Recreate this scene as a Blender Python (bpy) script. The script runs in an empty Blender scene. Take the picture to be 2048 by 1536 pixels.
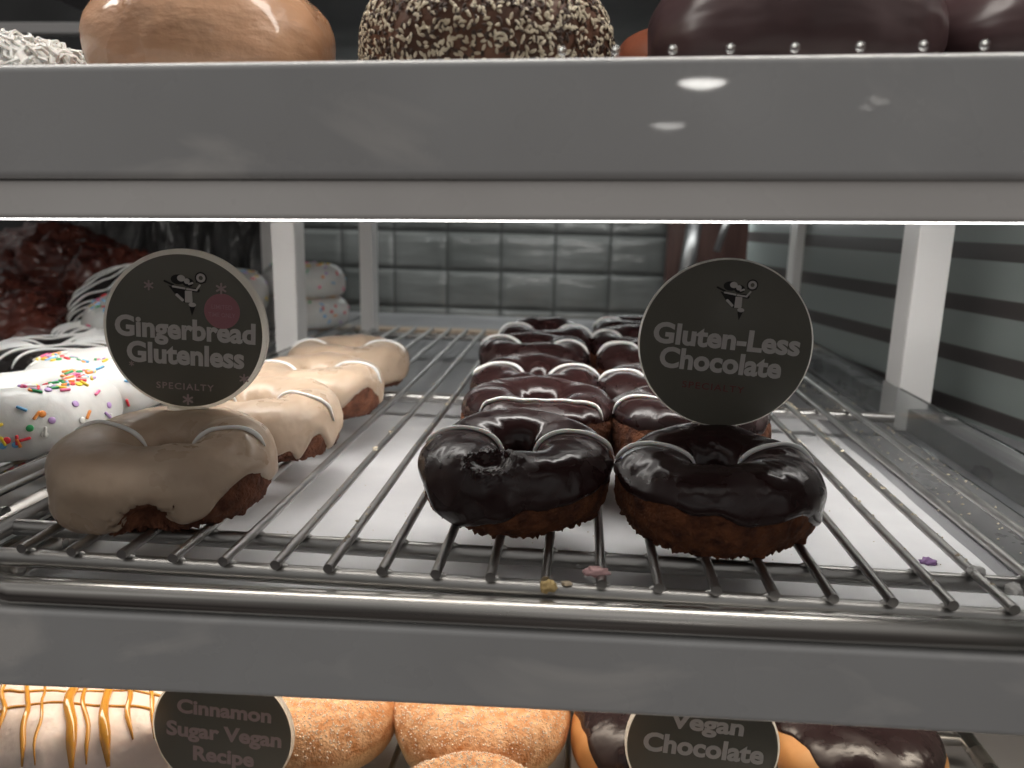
import bpy, bmesh, math, random
from mathutils import Vector, Matrix, noise
from mathutils.bvhtree import BVHTree

K = 0.01                     # everything below is written in centimetres
PI = math.pi
rad = math.radians
C = bpy.context.scene.collection
scene = bpy.context.scene
rng = random.Random(7)

# ------------------------------------------------------------------ camera
cam = bpy.data.cameras.new('camera')
camo = bpy.data.objects.new('camera', cam); C.objects.link(camo)
yaw, pitch, roll = rad(-4.89), rad(12.15), rad(1.29)
fw = Vector((math.sin(yaw)*math.cos(pitch), math.cos(yaw)*math.cos(pitch), -math.sin(pitch)))
r0 = Vector((math.cos(yaw), -math.sin(yaw), 0)); u0 = r0.cross(fw)
r1 = r0*math.cos(roll) + u0*math.sin(roll); u1 = u0*math.cos(roll) - r0*math.sin(roll)
camo.matrix_world = Matrix(((r1.x, u1.x, -fw.x, 25.99*K), (r1.y, u1.y, -fw.y, -31.95*K), (r1.z, u1.z, -fw.z, 15.88*K), (0, 0, 0, 1)))
cam.sensor_width = 36; cam.lens = 1542.45/2048*36
cam.clip_start = 0.01; cam.clip_end = 50
cam.dof.use_dof = True; cam.dof.focus_distance = 0.43; cam.dof.aperture_fstop = 8.0
scene.camera = camo

# ------------------------------------------------------------------ view, world (a dim shop room around the case)
scene.view_settings.view_transform = 'Standard'; scene.view_settings.look = 'None'
scene.view_settings.gamma = 1; scene.view_settings.use_curve_mapping = False
scene.view_settings.exposure = 0.0
scene.render.engine = 'CYCLES'
scene.cycles.use_denoising = True
scene.cycles.max_bounces = 8
scene.cycles.sample_clamp_indirect = 6
world = bpy.data.worlds.new('World'); scene.world = world; world.use_nodes = True
wn = world.node_tree.nodes; wl = world.node_tree.links
bg = wn['Background']
tc = wn.new('ShaderNodeTexCoord'); sx = wn.new('ShaderNodeSeparateXYZ'); wl.new(tc.outputs['Generated'], sx.inputs[0])
rp = wn.new('ShaderNodeValToRGB')
wl.new(sx.outputs['Z'], rp.inputs['Fac'])
mr = wn.new('ShaderNodeMapRange'); mr.inputs[1].default_value = -1; mr.inputs[2].default_value = 1
wl.new(sx.outputs['Z'], mr.inputs[0]); wl.new(mr.outputs[0], rp.inputs['Fac'])
e = rp.color_ramp.elements
e[0].position = 0.0; e[0].color = (0.035, 0.030, 0.028, 1)
e[1].position = 1.0; e[1].color = (0.34, 0.33, 0.32, 1)
for p, c in ((0.42, (0.06, 0.054, 0.052)), (0.55, (0.147, 0.138, 0.132)), (0.72, (0.23, 0.225, 0.218))):
    q = e.new(p); q.color = (*c, 1)
nz = wn.new('ShaderNodeTexNoise'); nz.inputs['Scale'].default_value = 2.2; nz.inputs['Detail'].default_value = 3
wl.new(tc.outputs['Generated'], nz.inputs['Vector'])
m2 = wn.new('ShaderNodeMapRange'); m2.inputs[1].default_value = .3; m2.inputs[2].default_value = .7; m2.inputs[3].default_value = .35; m2.inputs[4].default_value = 1.7
wl.new(nz.outputs[0], m2.inputs[0])
mx = wn.new('ShaderNodeVectorMath'); mx.operation = 'MULTIPLY'
wl.new(rp.outputs[0], mx.inputs[0]); wl.new(m2.outputs[0], mx.inputs[1]); wl.new(mx.outputs[0], bg.inputs['Color'])
bg.inputs['Strength'].default_value = 1.12

# ------------------------------------------------------------------ materials
def mat(name, col, rough=.5, metal=0., spec=.5, coat=0., sss=0., trans=0., ior=1.45, alpha=1.):
    m = bpy.data.materials.new(name); m.use_nodes = True
    b = m.node_tree.nodes['Principled BSDF']
    b.inputs['Base Color'].default_value = (*col, 1); b.inputs['Roughness'].default_value = rough
    b.inputs['Metallic'].default_value = metal; b.inputs['Specular IOR Level'].default_value = spec
    b.inputs['Coat Weight'].default_value = coat; b.inputs['Coat Roughness'].default_value = .08
    b.inputs['Transmission Weight'].default_value = trans; b.inputs['IOR'].default_value = ior
    if sss:
        b.inputs['Subsurface Weight'].default_value = sss; b.inputs['Subsurface Radius'].default_value = (.006, .003, .002)
        b.inputs['Subsurface Scale'].default_value = 1.0
    return m
def node(m, t): return m.node_tree.nodes.new(t)
def lk(m, a, b): m.node_tree.links.new(a, b)
def bsdf(m): return m.node_tree.nodes['Principled BSDF']
def coords(m, scale=(1, 1, 1)):
    t = node(m, 'ShaderNodeTexCoord'); mp = node(m, 'ShaderNodeMapping'); mp.inputs['Scale'].default_value = scale
    lk(m, t.outputs['Object'], mp.inputs[0]); return mp.outputs[0]
def mottle(m, c1, c2, scale, lo=.35, hi=.65, detail=4, vs=(1, 1, 1)):
    n = node(m, 'ShaderNodeTexNoise'); n.inputs['Scale'].default_value = scale; n.inputs['Detail'].default_value = detail
    lk(m, coords(m, vs), n.inputs['Vector'])
    r = node(m, 'ShaderNodeValToRGB'); r.color_ramp.elements[0].position = lo; r.color_ramp.elements[1].position = hi
    r.color_ramp.elements[0].color = (*c1, 1); r.color_ramp.elements[1].color = (*c2, 1)
    lk(m, n.outputs[0], r.inputs[0]); lk(m, r.outputs[0], bsdf(m).inputs['Base Color']); return m
def bump(m, scale, strength, dist=.0005, detail=3, vs=(1, 1, 1), kind='noise'):
    if kind == 'noise':
        n = node(m, 'ShaderNodeTexNoise'); n.inputs['Scale'].default_value = scale; n.inputs['Detail'].default_value = detail
    else:
        n = node(m, 'ShaderNodeTexVoronoi'); n.inputs['Scale'].default_value = scale
    lk(m, coords(m, vs), n.inputs['Vector'])
    b = node(m, 'ShaderNodeBump'); b.inputs['Strength'].default_value = strength; b.inputs['Distance'].default_value = dist
    lk(m, n.outputs[0], b.inputs['Height'])
    prev = bsdf(m).inputs['Normal'].links
    if prev: lk(m, prev[0].from_socket, b.inputs['Normal'])
    lk(m, b.outputs[0], bsdf(m).inputs['Normal']); return m
def roughvar(m, scale, a, b, vs=(1, 1, 1)):
    n = node(m, 'ShaderNodeTexNoise'); n.inputs['Scale'].default_value = scale; n.inputs['Detail'].default_value = 5
    lk(m, coords(m, vs), n.inputs['Vector'])
    r = node(m, 'ShaderNodeMapRange'); r.inputs[1].default_value = .35; r.inputs[2].default_value = .65; r.inputs[3].default_value = a; r.inputs[4].default_value = b
    lk(m, n.outputs[0], r.inputs[0]); lk(m, r.outputs[0], bsdf(m).inputs['Roughness']); return m
def emit(m, col, s):
    b = bsdf(m); b.inputs['Emission Color'].default_value = (*col, 1); b.inputs['Emission Strength'].default_value = s; return m

M = {}
M['white_paint'] = roughvar(mottle(mat('white_paint', (.74, .73, .72), .35), (.70, .69, .68), (.76, .75, .74), 6), 40, .28, .42)
def fascia_mat():
    m = mat('fascia_paint', (.66, .65, .64), .3, coat=.8); m.node_tree.nodes['Principled BSDF'].inputs['Coat Roughness'].default_value = .025
    a = node(m, 'ShaderNodeTexNoise'); a.inputs['Scale'].default_value = 9; a.inputs['Detail'].default_value = 6; lk(m, coords(m), a.inputs['Vector'])
    r = node(m, 'ShaderNodeValToRGB'); r.color_ramp.elements[0].position = .35; r.color_ramp.elements[1].position = .65
    r.color_ramp.elements[0].color = (.635, .635, .635, 1); r.color_ramp.elements[1].color = (.705, .71, .71, 1); lk(m, a.outputs[0], r.inputs[0])
    # pale smears: room reflections painted into the colour
    w = node(m, 'ShaderNodeTexNoise'); w.inputs['Scale'].default_value = 16; w.inputs['Detail'].default_value = 4; w.inputs['Distortion'].default_value = 1.2; lk(m, coords(m, (.45, 1, 1.3)), w.inputs['Vector'])
    q = node(m, 'ShaderNodeMapRange'); q.inputs[1].default_value = .53; q.inputs[2].default_value = .68; q.inputs[3].default_value = 0; q.inputs[4].default_value = .85; lk(m, w.outputs[0], q.inputs[0])
    x = node(m, 'ShaderNodeMixRGB'); x.inputs[2].default_value = (.92, .90, .87, 1); lk(m, q.outputs[0], x.inputs[0]); lk(m, r.outputs[0], x.inputs[1]); lk(m, x.outputs[0], bsdf(m).inputs['Base Color'])
    roughvar(m, 25, .22, .45); return m
M['fascia'] = fascia_mat()
M['rail'] = bump(roughvar(mottle(mat('rail_paint', (.70, .68, .66), .3), (.74, .71, .685), (.84, .815, .79), 7), 30, .22, .4), 14, .1, .002)
M['post'] = mat('post_paint', (.80, .79, .78), .3)
M['shelf'] = roughvar(mottle(mat('shelf_metal', (.3, .3, .3), .35), (.25, .25, .26), (.31, .31, .32), 10), 12, .32, .42)
M['ledge'] = roughvar(mottle(mat('dull_ledge', (.13, .13, .13), .35), (.10, .10, .102), (.15, .15, .152), 12), 14, .22, .36)
M['tan'] = mottle(mat('tan_strip', (.55, .42, .3), .5), (.5, .38, .27), (.6, .47, .35), 30)
M['steel'] = roughvar(mottle(mat('steel_wire', (.42, .41, .39), .3, 1), (.38, .372, .36), (.43, .422, .41), 25), 40, .32, .42)
M['pipe'] = bump(roughvar(mottle(mat('brushed_pipe', (.6, .58, .55), .28, 1), (.45, .435, .41), (.62, .60, .57), 30, vs=(.15, 1, 1)), 60, .2, .36, (.1, 1, 1)), 500, .08, .0003, vs=(.02, 1, 1))
M['paper'] = bump(mottle(mat('parchment', (.78, .78, .79), .6), (.72, .72, .735), (.80, .80, .81), 18, detail=6), 9, .6, .006, detail=4)
M['acrylic'] = mat('clear_acrylic', (.93, .95, .95), .06, trans=1, ior=1.46)
M['frosted'] = mat('dusty_acrylic', (.5, .5, .5), .35, trans=.0)
M['led'] = emit(mat('led_diffuser', (.9, .9, .9)), (1, .97, .93), 17)
M['lens'] = emit(mat('led_lens', (.9, .9, .9)), (1, .98, .95), 2.2)
M['led_warm'] = emit(mat('led_diffuser_warm', (.9, .9, .9)), (1, .86, .70), 12)
M['glow_rear'] = emit(mat('added_rear_emitter', (.9, .9, .9)), (.97, 1, .98), 7.5)  # emission of the added, unseen rear strip
M['led_top'] = emit(mat('led_diffuser_top', (.9, .9, .9)), (1, .95, .88), 14)

def pits(m):
    # small burst bubbles and dull fingertip patches
    v = node(m, 'ShaderNodeTexVoronoi'); v.inputs['Scale'].default_value = 75; lk(m, coords(m), v.inputs['Vector'])
    r = node(m, 'ShaderNodeMapRange'); r.inputs[1].default_value = .06; r.inputs[2].default_value = .17; lk(m, v.outputs['Distance'], r.inputs[0])
    b = node(m, 'ShaderNodeBump'); b.inputs['Strength'].default_value = .35; b.inputs['Distance'].default_value = .0006; lk(m, r.outputs[0], b.inputs['Height'])
    lk(m, bsdf(m).inputs['Normal'].links[0].from_socket, b.inputs['Normal']); lk(m, b.outputs[0], bsdf(m).inputs['Normal'])
    old = bsdf(m).inputs['Roughness'].links[0].from_socket
    n = node(m, 'ShaderNodeTexNoise'); n.inputs['Scale'].default_value = 38; n.inputs['Detail'].default_value = 3; lk(m, coords(m), n.inputs['Vector'])
    q = node(m, 'ShaderNodeMapRange'); q.inputs[1].default_value = .56; q.inputs[2].default_value = .66; q.inputs[3].default_value = 0; q.inputs[4].default_value = .24; lk(m, n.outputs[0], q.inputs[0])
    a = node(m, 'ShaderNodeMath'); a.operation = 'ADD'; lk(m, old, a.inputs[0]); lk(m, q.outputs[0], a.inputs[1]); lk(m, a.outputs[0], bsdf(m).inputs['Roughness'])
def glaze_mat(n, c1, c2, r1_, r2_, scale=25, bs=.25, coat=0., sss=0.):
    m = mat(n, c1, r1_, coat=coat, sss=sss); mottle(m, c1, c2, scale, .3, .7, 5); roughvar(m, 45, r1_, r2_)
    bump(m, 35, bs, .003, 3); bump(m, 140, bs*.5, .0008, 2); bump(m, 600, .12, .0003, 2); pits(m); return m
M['choc'] = glaze_mat('chocolate_glaze', (.018, .0075, .0072), (.030, .012, .0115), .12, .30, 20, .28)
M['choc2'] = glaze_mat('raised_chocolate_glaze', (.016, .0095, .0105), (.026, .016, .017), .16, .32, 20, .5)
M['ginger'] = glaze_mat('gingerbread_glaze', (.43, .32, .23), (.51, .39, .29), .24, .46, 30, .5, sss=.1)
M['whiteglaze'] = glaze_mat('white_frosting', (.64, .635, .615), (.70, .695, .675), .35, .5, 25, .3, sss=.1)
M['bwglaze'] = glaze_mat('dark_glaze', (.012, .010, .010), (.02, .017, .016), .15, .3, 25, .2)
M['icing'] = mat('white_icing', (.88, .87, .85), .3, sss=.1)
def crumb_mat(n, c1, c2, c3):
    m = mat(n, c1, .85); mottle(m, c1, c2, 120, .35, .65, 8)
    bump(m, 260, 1., .003, 4); bump(m, 700, .8, .0012, 2)
    bump(m, 170, .5, .001, kind='voronoi'); return m
M['choccake'] = crumb_mat('chocolate_donut_crumb', (.065, .020, .009), (.185, .062, .023), None)
M['gingercake'] = crumb_mat('gingerbread_crumb', (.09, .03, .016), (.20, .075, .038), None)
M['dough'] = bump(mottle(mat('fried_dough', (.5, .25, .09), .5, sss=.1), (.50, .22, .07), (.64, .36, .15), 22, .3, .7, 6), 160, .35, .0008)
M['bun'] = bump(bump(roughvar(mottle(mat('glazed_bun', (.45, .2, .1), .3, coat=.7, sss=.1), (.42, .21, .11), (.56, .33, .20), 9, .3, .7, 5), 30, .22, .42), 55, .55, .003, 5, (1, 1, 2.2)), 300, .3, .0005)
M['redbun'] = bump(mottle(mat('baked_red_crust', (.2, .06, .03), .35), (.15, .04, .022), (.24, .08, .04), 20), 90, .4, .001)
M['chocbun'] = bump(bump(mottle(mat('chocolate_bun_glaze', (.05, .025, .024), .3), (.045, .025, .027), (.07, .041, .042), 9), 14, .55, .006, 3, (1, 1, 2.5)), 60, .15, .0008)
M['seedbun'] = bump(mottle(mat('seed_bun_crust', (.1, .04, .02), .5), (.07, .028, .014), (.16, .07, .04), 60), 130, .7, .0015)
M['seed_pale'] = mottle(mat('sesame_pale', (.6, .47, .29), .45), (.50, .42, .30), (.72, .64, .49), 90)
M['seed_dark'] = mat('sesame_dark', (.06, .035, .025), .5)
M['coconut'] = mat('coconut', (.80, .79, .76), .5, sss=.1)
M['fritter'] = bump(roughvar(mottle(mat('fritter_crust', (.14, .03, .02), .3, coat=.4), (.04, .009, .008), (.125, .036, .024), 26, .3, .7, 7), 40, .15, .45), 55, 1, .006, 5)
M['pinkglaze'] = glaze_mat('pink_frosting', (.78, .64, .57), (.83, .72, .66), .3, .45, 18, .6, sss=.15)
M['caramel'] = mat('caramel', (.62, .30, .05), .1, coat=.5, sss=.1)
def cinnamon_mat():
    m = mat('cinnamon_sugar', (.5, .24, .1), .7); mottle(m, (.48, .21, .075), (.70, .43, .24), 150, .36, .66, 8)
    src = bsdf(m).inputs['Base Color'].links[0].from_socket
    t = node(m, 'ShaderNodeTexCoord'); sp = node(m, 'ShaderNodeSeparateXYZ'); lk(m, t.outputs['Object'], sp.inputs[0])
    n = node(m, 'ShaderNodeTexNoise'); n.inputs['Scale'].default_value = 40; lk(m, t.outputs['Object'], n.inputs['Vector'])
    a = node(m, 'ShaderNodeMath'); a.operation = 'MULTIPLY_ADD'; a.inputs[1].default_value = .006; lk(m, n.outputs[0], a.inputs[0]); lk(m, sp.outputs['Z'], a.inputs[2])
    r = node(m, 'ShaderNodeValToRGB'); r.color_ramp.elements[0].position = .0195; r.color_ramp.elements[0].color = (1, 1, 1, 1); r.color_ramp.elements[1].position = .0245; r.color_ramp.elements[1].color = (0, 0, 0, 1)
    lk(m, a.outputs[0], r.inputs[0])
    x = node(m, 'ShaderNodeMixRGB'); x.inputs[2].default_value = (.74, .50, .27, 1); lk(m, r.outputs[0], x.inputs[0]); lk(m, src, x.inputs[1]); lk(m, x.outputs[0], bsdf(m).inputs['Base Color'])
    bump(m, 500, .8, .0012); bump(m, 90, .4, .001); return m
M['cinnamon'] = cinnamon_mat()
M['sugar'] = mat('sugar_grains', (.82, .74, .64), .25)
M['sign_white'] = mat('sign_white', (.80, .79, .76), .35)
def translucent(m, col, f):
    nt = m.node_tree; t = node(m, 'ShaderNodeBsdfTranslucent'); t.inputs['Color'].default_value = (*col, 1); mxs = node(m, 'ShaderNodeMixShader'); mxs.inputs[0].default_value = f
    out = nt.nodes['Material Output']; lk(m, bsdf(m).outputs[0], mxs.inputs[1]); lk(m, t.outputs[0], mxs.inputs[2]); lk(m, mxs.outputs[0], out.inputs['Surface'])
translucent(M['sign_white'], (.95, .94, .90), .75)
M['sign_face'] = mottle(mat('sign_dark_print', (.15, .147, .12), .34), (.14, .136, .11), (.16, .156, .13), 12)
M['letter'] = mat('sign_letter', (.60, .58, .56), .4)
M['letter_small'] = mat('sign_small_letter', (.42, .33, .32), .4)
M['letter_red'] = mat('sign_red_letter', (.19, .06, .055), .4)
M['badge'] = mat('sign_pink_badge', (.42, .19, .22), .4)
M['badge_text'] = mat('sign_badge_letter', (.50, .28, .31), .4)
M['black'] = mat('sign_black', (.012, .011, .010), .4)
M['tile'] = bump(mottle(mat('grey_wall_tile', (.17, .175, .17), .1), (.125, .132, .128), (.205, .212, .208), 5), 11, .6, .009, vs=(.4, 1, 2))
M['grout'] = mat('grout', (.06, .06, .06), .8)
M['darkwall'] = mottle(mat('dark_panel', (.05, .05, .05), .4), (.035, .035, .036), (.065, .066, .066), 6)
M['door'] = bump(mottle(mat('dark_wood', (.07, .035, .03), .35), (.05, .024, .02), (.085, .045, .038), 12, vs=(6, 1, .6)), 60, .2, .001)
M['brass'] = mat('brass', (.65, .48, .2), .3, 1)
M['greymetal'] = mat('grey_metal', (.28, .28, .28), .4, 1)
M['crink'] = bump(mottle(mat('crinkled_plastic', (.1, .1, .1), .15), (.06, .06, .06), (.13, .13, .13), 9), 45, 1, .02, 3, (1, 1, .25))
M['glint'] = mat('clear_glint_bead', (.95, .97, .97), .03, trans=1, ior=1.5)
M['glint_core'] = emit(mat('glint_core_glow', (.9, .9, .9)), (1, .98, .9), 1.2)  # glowing core imitating a reflected light
def band_mat():
    m = mat('frosted_band_glass', (.1, .1, .1), .3)
    t = node(m, 'ShaderNodeTexCoord'); s = node(m, 'ShaderNodeSeparateXYZ'); lk(m, t.outputs['Object'], s.inputs[0])
    a = node(m, 'ShaderNodeMath'); a.operation = 'MULTIPLY_ADD'; a.inputs[1].default_value = 1/.052; a.inputs[2].default_value = -.0
    lk(m, s.outputs['Z'], a.inputs[0])
    f = node(m, 'ShaderNodeMath'); f.operation = 'FRACT'; lk(m, a.outputs[0], f.inputs[0])
    r = node(m, 'ShaderNodeValToRGB'); el = r.color_ramp.elements
    el[0].position = .30; el[0].color = (.055, .048, .047, 1); el[1].position = .325; el[1].color = (.21, .236, .229, 1)
    q = el.new(.985); q.color = (.21, .236, .229, 1); q = el.new(1.); q.color = (.055, .048, .047, 1)
    lk(m, f.outputs[0], r.inputs[0]); lk(m, r.outputs[0], bsdf(m).inputs['Base Color']); return m
M['band'] = band_mat()
SPR = {}
for n_, c_ in dict(pink=(.85, .16, .32), red=(.75, .05, .07), yellow=(.85, .62, .05), green=(.04, .36, .12), orange=(.85, .30, .06), blue=(.16, .45, .75), purple=(.50, .32, .62), white=(.85, .84, .8)).items():
    SPR[n_] = mat('sprinkle_' + n_, c_, .35)

# ------------------------------------------------------------------ helpers
def link_mesh(name, vs, fs, m, parent=None, smooth=True):
    me = bpy.data.meshes.new(name); me.from_pydata([(x*K, y*K, z*K) for x, y, z in vs], [], fs); me.update()
    if smooth: me.polygons.foreach_set('use_smooth', [True]*len(me.polygons))
    me.materials.append(M[m] if isinstance(m, str) else m)
    o = bpy.data.objects.new(name, me); C.objects.link(o)
    if parent: o.parent = parent
    return o
def tag(o, label, cat, group=None):
    o['label'] = label; o['category'] = cat
    if group: o['group'] = group
    return o
def thing(name, label, cat, loc=(0, 0, 0), rot=(0, 0, 0), group=None):
    o = bpy.data.objects.new(name, None); C.objects.link(o)
    o.empty_display_size = .01
    o.location = [c*K for c in loc]; o.rotation_euler = rot
    return tag(o, label, cat, group)
def box(x0, x1, y0, y1, z0, z1, bev=.1):
    bm = bmesh.new(); bmesh.ops.create_cube(bm, size=1)
    for v in bm.verts:
        v.co = Vector(((x0+x1)/2+v.co.x*(x1-x0), (y0+y1)/2+v.co.y*(y1-y0), (z0+z1)/2+v.co.z*(z1-z0)))
    if bev: bmesh.ops.bevel(bm, geom=bm.edges[:], offset=bev, segments=2, affect='EDGES', profile=.5)
    bm.verts.index_update()
    r = [tuple(v.co) for v in bm.verts], [[v.index for v in f.verts] for f in bm.faces]
    bm.free(); return r
def prism(poly, x0, x1, dz=lambda x: 0, n=2):
    """extrude a (y,z) outline along x; dz tilts it"""
    vs, fs = [], []; k = len(poly)
    for i in range(n):
        x = x0+(x1-x0)*i/(n-1)
        vs += [(x, y, z+dz(x)) for y, z in poly]
    for i in range(n-1):
        for j in range(k):
            a, b = i*k+j, i*k+(j+1) % k
            fs.append((a, b, b+k, a+k))
    fs.append(tuple(range(k))[::-1]); fs.append(tuple((n-1)*k+j for j in range(k)))
    return vs, fs
def rounded(poly, r, seg=4):
    out = []; n = len(poly)
    for i in range(n):
        p = Vector(poly[i]); a = Vector(poly[i-1])-p; b = Vector(poly[(i+1) % n])-p
        rr = min(r, a.length*.38, b.length*.38)
        p0 = p+a.normalized()*rr; p1 = p+b.normalized()*rr
        q = p0+(p0-p).normalized()*rr*.15; out.append((q.x, q.y))
        for k in range(seg+1):
            t = k/seg; q = p0*(1-t)**2+p*2*t*(1-t)+p1*t*t; out.append((q.x, q.y))
        q = p1+b.normalized()*rr*.15; out.append((q.x, q.y))
    return out
def tube(path, r, seg=10, closed=False, cap=True, taper=False):
    P = [Vector(p) for p in path]; n = len(P); vs, fs = [], []
    up = Vector((0, 0, 1)); prev = None
    for i in range(n):
        if closed: t = P[(i+1) % n]-P[i-1]
        else: t = P[min(i+1, n-1)]-P[max(i-1, 0)]
        t.normalize()
        if prev is None:
            a = t.cross(up if abs(t.z) < .9 else Vector((1, 0, 0))).normalized()
        else:
            a = (prev-t*prev.dot(t)).normalized()
        prev = a; b = t.cross(a)
        rr = r(i/(n-1)) if callable(r) else r
        for k in range(seg):
            an = 2*PI*k/seg; vs.append(tuple(P[i]+a*math.cos(an)*rr+b*math.sin(an)*rr))
    m = n if closed else n-1
    for i in range(m):
        for k in range(seg):
            p, q = i*seg+k, i*seg+(k+1) % seg; p2, q2 = ((i+1) % n)*seg+k, ((i+1) % n)*seg+(k+1) % seg
            fs.append((p, p2, q2, q))
    if not closed and cap:
        fs.append(tuple(range(seg))); fs.append(tuple((n-1)*seg+k for k in range(seg))[::-1])
    return vs, fs
def join(*ms):
    vs, fs = [], []
    for v, f in ms:
        o = len(vs); vs += list(v); fs += [tuple(i+o for i in q) for q in f]
    return vs, fs
def shaded_flat(o):
    o.data.polygons.foreach_set('use_smooth', [False]*len(o.data.polygons)); return o
def autosmooth(o, ang=35):
    me = o.data; bm = bmesh.new(); bm.from_mesh(me)
    for e_ in bm.edges:
        if len(e_.link_faces) == 2 and e_.calc_face_angle(0) > rad(ang): e_.smooth = False
    bm.to_mesh(me); bm.free(); return o
def nz3(x, y, z, s=1.): return noise.noise(Vector((x*s, y*s, z*s)))

# ------------------------------------------------------------------ the display case
case = thing('display_case', 'white painted bakery display case with lit shelves holding rows of donuts', 'display case')
def tilt(z23, sl): return lambda x: z23+sl*(x-23)
# upper shelf: front panel with rolled lip, a stepped back light rail below it
X0, X1 = -45, 72
sh = link_mesh('upper_shelf', *prism([(1.5, 20.6), (118, 20.6), (118, 21.2), (1.5, 21.2)], X0, X1, tilt(0, .017)), 'shelf', case, False)
fp = link_mesh('front_panel', *prism(rounded([(-3, 21.42), (-1.9, 21.42), (-1.9, 17.25), (-3, 17.25)], .28), X0, X1, tilt(0, .0165), 60), 'fascia', sh); autosmooth(fp)
lr = link_mesh('light_rail', *prism(rounded([(-2.75, 17.22), (-1.85, 17.3), (-1.85, 20.4), (-.6, 20.4), (-.6, 15.78), (-3.35, 15.78), (-3.4, 15.92)], .06, 2), X0, X1, tilt(0, .0178), 40), 'rail', sh); autosmooth(lr)
link_mesh('light_channel', *join(prism([(16.5, 15.85), (16.9, 15.85), (16.9, 20.55), (16.5, 20.55)], -24.5, 62.5, tilt(0, .0178)),
    prism([(16.91, 19.9), (25.5, 19.9), (25.5, 20.5), (16.91, 20.5)], -24.5, 62.5, tilt(0, .0178))), 'post', sh, False)
link_mesh('light_strip', *prism([(17.9, 19.3), (21.2, 19.3), (21.2, 19.85), (17.9, 19.85)], -20, 62, tilt(0, .0178)), 'led', sh, False)
link_mesh('lens_strip', *prism([(23.6, 15.63), (23.9, 15.63), (23.9, 15.95), (23.6, 15.95)], -24.5, 62.5, tilt(0, .0178)), 'lens', sh, False)
# lower shelf
ls = link_mesh('lower_shelf', *prism([(.25, -3.7), (118, -3.7), (118, -3.15), (.25, -3.15)], X0, X1), 'shelf', case, False)
def fascia_low():
    vs, fs = [], []; k = 0
    for i in range(60):
        x = X0+(X1-X0)*i/59; zt = -2.0+.021*(x-23); zb = -5.78+.0285*(x-23)-.0002*(x-23)**2
        pr = rounded([(-1.2, zt), (.2, zt), (.2, zb), (-1.2, zb)], .25); k = len(pr)
        vs += [(x, y, z) for y, z in pr]
    for i in range(59):
        for j in range(k):
            a, b = i*k+j, i*k+(j+1) % k; fs.append((a, b, b+k, a+k))
    return vs, fs
autosmooth(link_mesh('front_panel', *fascia_low(), 'fascia', ls))
link_mesh('light_strip', *prism([(15, -5.6), (19, -5.6), (19, -5.0), (15, -5.0)], -24, 62), 'led_warm', ls, False)
link_mesh('light_housing', *prism([(14.6, -4.98), (19.4, -4.98), (19.4, -3.72), (14.6, -3.72)], -24.5, 62.5), 'shelf', ls, False)
link_mesh('edge_strip', *box(-40, 53.5, 45.8, 47.2, -3.1, -2.55, .1), 'tan', ls, False)
link_mesh('edge_strip', *box(-40, 53.5, 92, 95, -3.1, -2.4, .1), 'tan', ls, False)
# bottom shelf
bs = link_mesh('bottom_shelf', *prism([(-2, -26.4), (118, -26.4), (118, -25.8), (-2, -25.8)], X0, X1), 'shelf', case, False)
# top shelf of the case with its lamp
ts = link_mesh('top_shelf', *prism([(-1, 44), (118, 44), (118, 44.7), (-1, 44.7)], X0, X1, tilt(0, .017)), 'shelf', case, False)
link_mesh('light_strip', *prism([(.5, 42.6), (4.5, 42.6), (4.5, 43.2), (.5, 43.2)], -24, 62), 'led_top', ts, False)
link_mesh('added_rear_glow', *prism([(102, 16.6), (104.5, 16.6), (104.5, 17.4), (102, 17.4)], -20, 56), 'glow_rear', case, False)  # unseen glowing strip added to light and streak the wall tiles
# uprights: a channel with a narrow return
def upright(x, y, w, z0, z1, dep, m='post'):
    return join(box(x, x+w, y, y+.35, z0, z1, .06), box(x, x+.3, y+.36, y+dep, z0, z1, .06), box(x+w-.3, x+w, y+.36, y+dep, z0, z1, .06))
link_mesh('upright', *upright(-8.25, 52, 2.6, -3.1, 20.5, 3.2), 'post', case, False)
link_mesh('upright', *upright(-5.6, 77, 1.9, -3.1, 20.5, 3), 'post', case, False)
link_mesh('upright', *upright(56.3, 42, 3.0, -3.1, 20.8, 3.6), 'post', case, False)
link_mesh('upright', *upright(56.6, 84, 3.0, -3.1, 20.8, 3.6), 'post', case, False)
link_mesh('upright', *upright(-20, 77, 1.9, -3.1, 20.5, 3), 'post', case, False)
# rear door frames, seen above the top row and behind the donuts
link_mesh('rear_rail', *box(-80, 75, 99, 101, 44.4, 46.1, .1), 'post', case, False)
link_mesh('rear_rail', *box(-80, 75, 103, 105, 36.2, 40, .1), 'darkwall', case, False)

# ------------------------------------------------------------------ behind the case
wall = link_mesh('tiled_wall', *box(-36, 50, 143, 146, -40, 42, 0), 'grout', None, False)
tag(wall, 'grey glazed tile wall with dark grout behind the case', 'wall')
def tiles():
    vs, fs = [], []
    tw, th = 12.2, 8.55
    for i in range(-2, 6):
        for j in range(-4, 6):
            cx, cz = -10.4+i*tw+0.0, 8.3+j*th+.0
            n = 14; o = len(vs)
            for a in range(n+1):
                for b in range(n+1):
                    s, t = a/n*2-1, b/n*2-1
                    bul = .25*(1-abs(s)**30)*(1-abs(t)**24)+.09*(1-t*t)
                    vs.append((cx+s*(tw/2-.2), 142.9-bul, cz+t*(th/2-.2)))
            for a in range(n):
                for b in range(n):
                    p = o+a*(n+1)+b; fs.append((p, p+n+1, p+n+2, p+1))
    return vs, fs
tl = link_mesh('tile_facing', *tiles(), 'tile', wall)
dp = link_mesh('dark_partition', *box(-150, -37, 120, 123, -40, 60, 0), 'darkwall', None, False); tag(dp, 'dark grey panel behind the left neighbouring shelf', 'panel')
cab = thing('wooden_door', 'dark brown wooden door with brass handle behind the right sign', 'door', (44, 136, -40))
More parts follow.
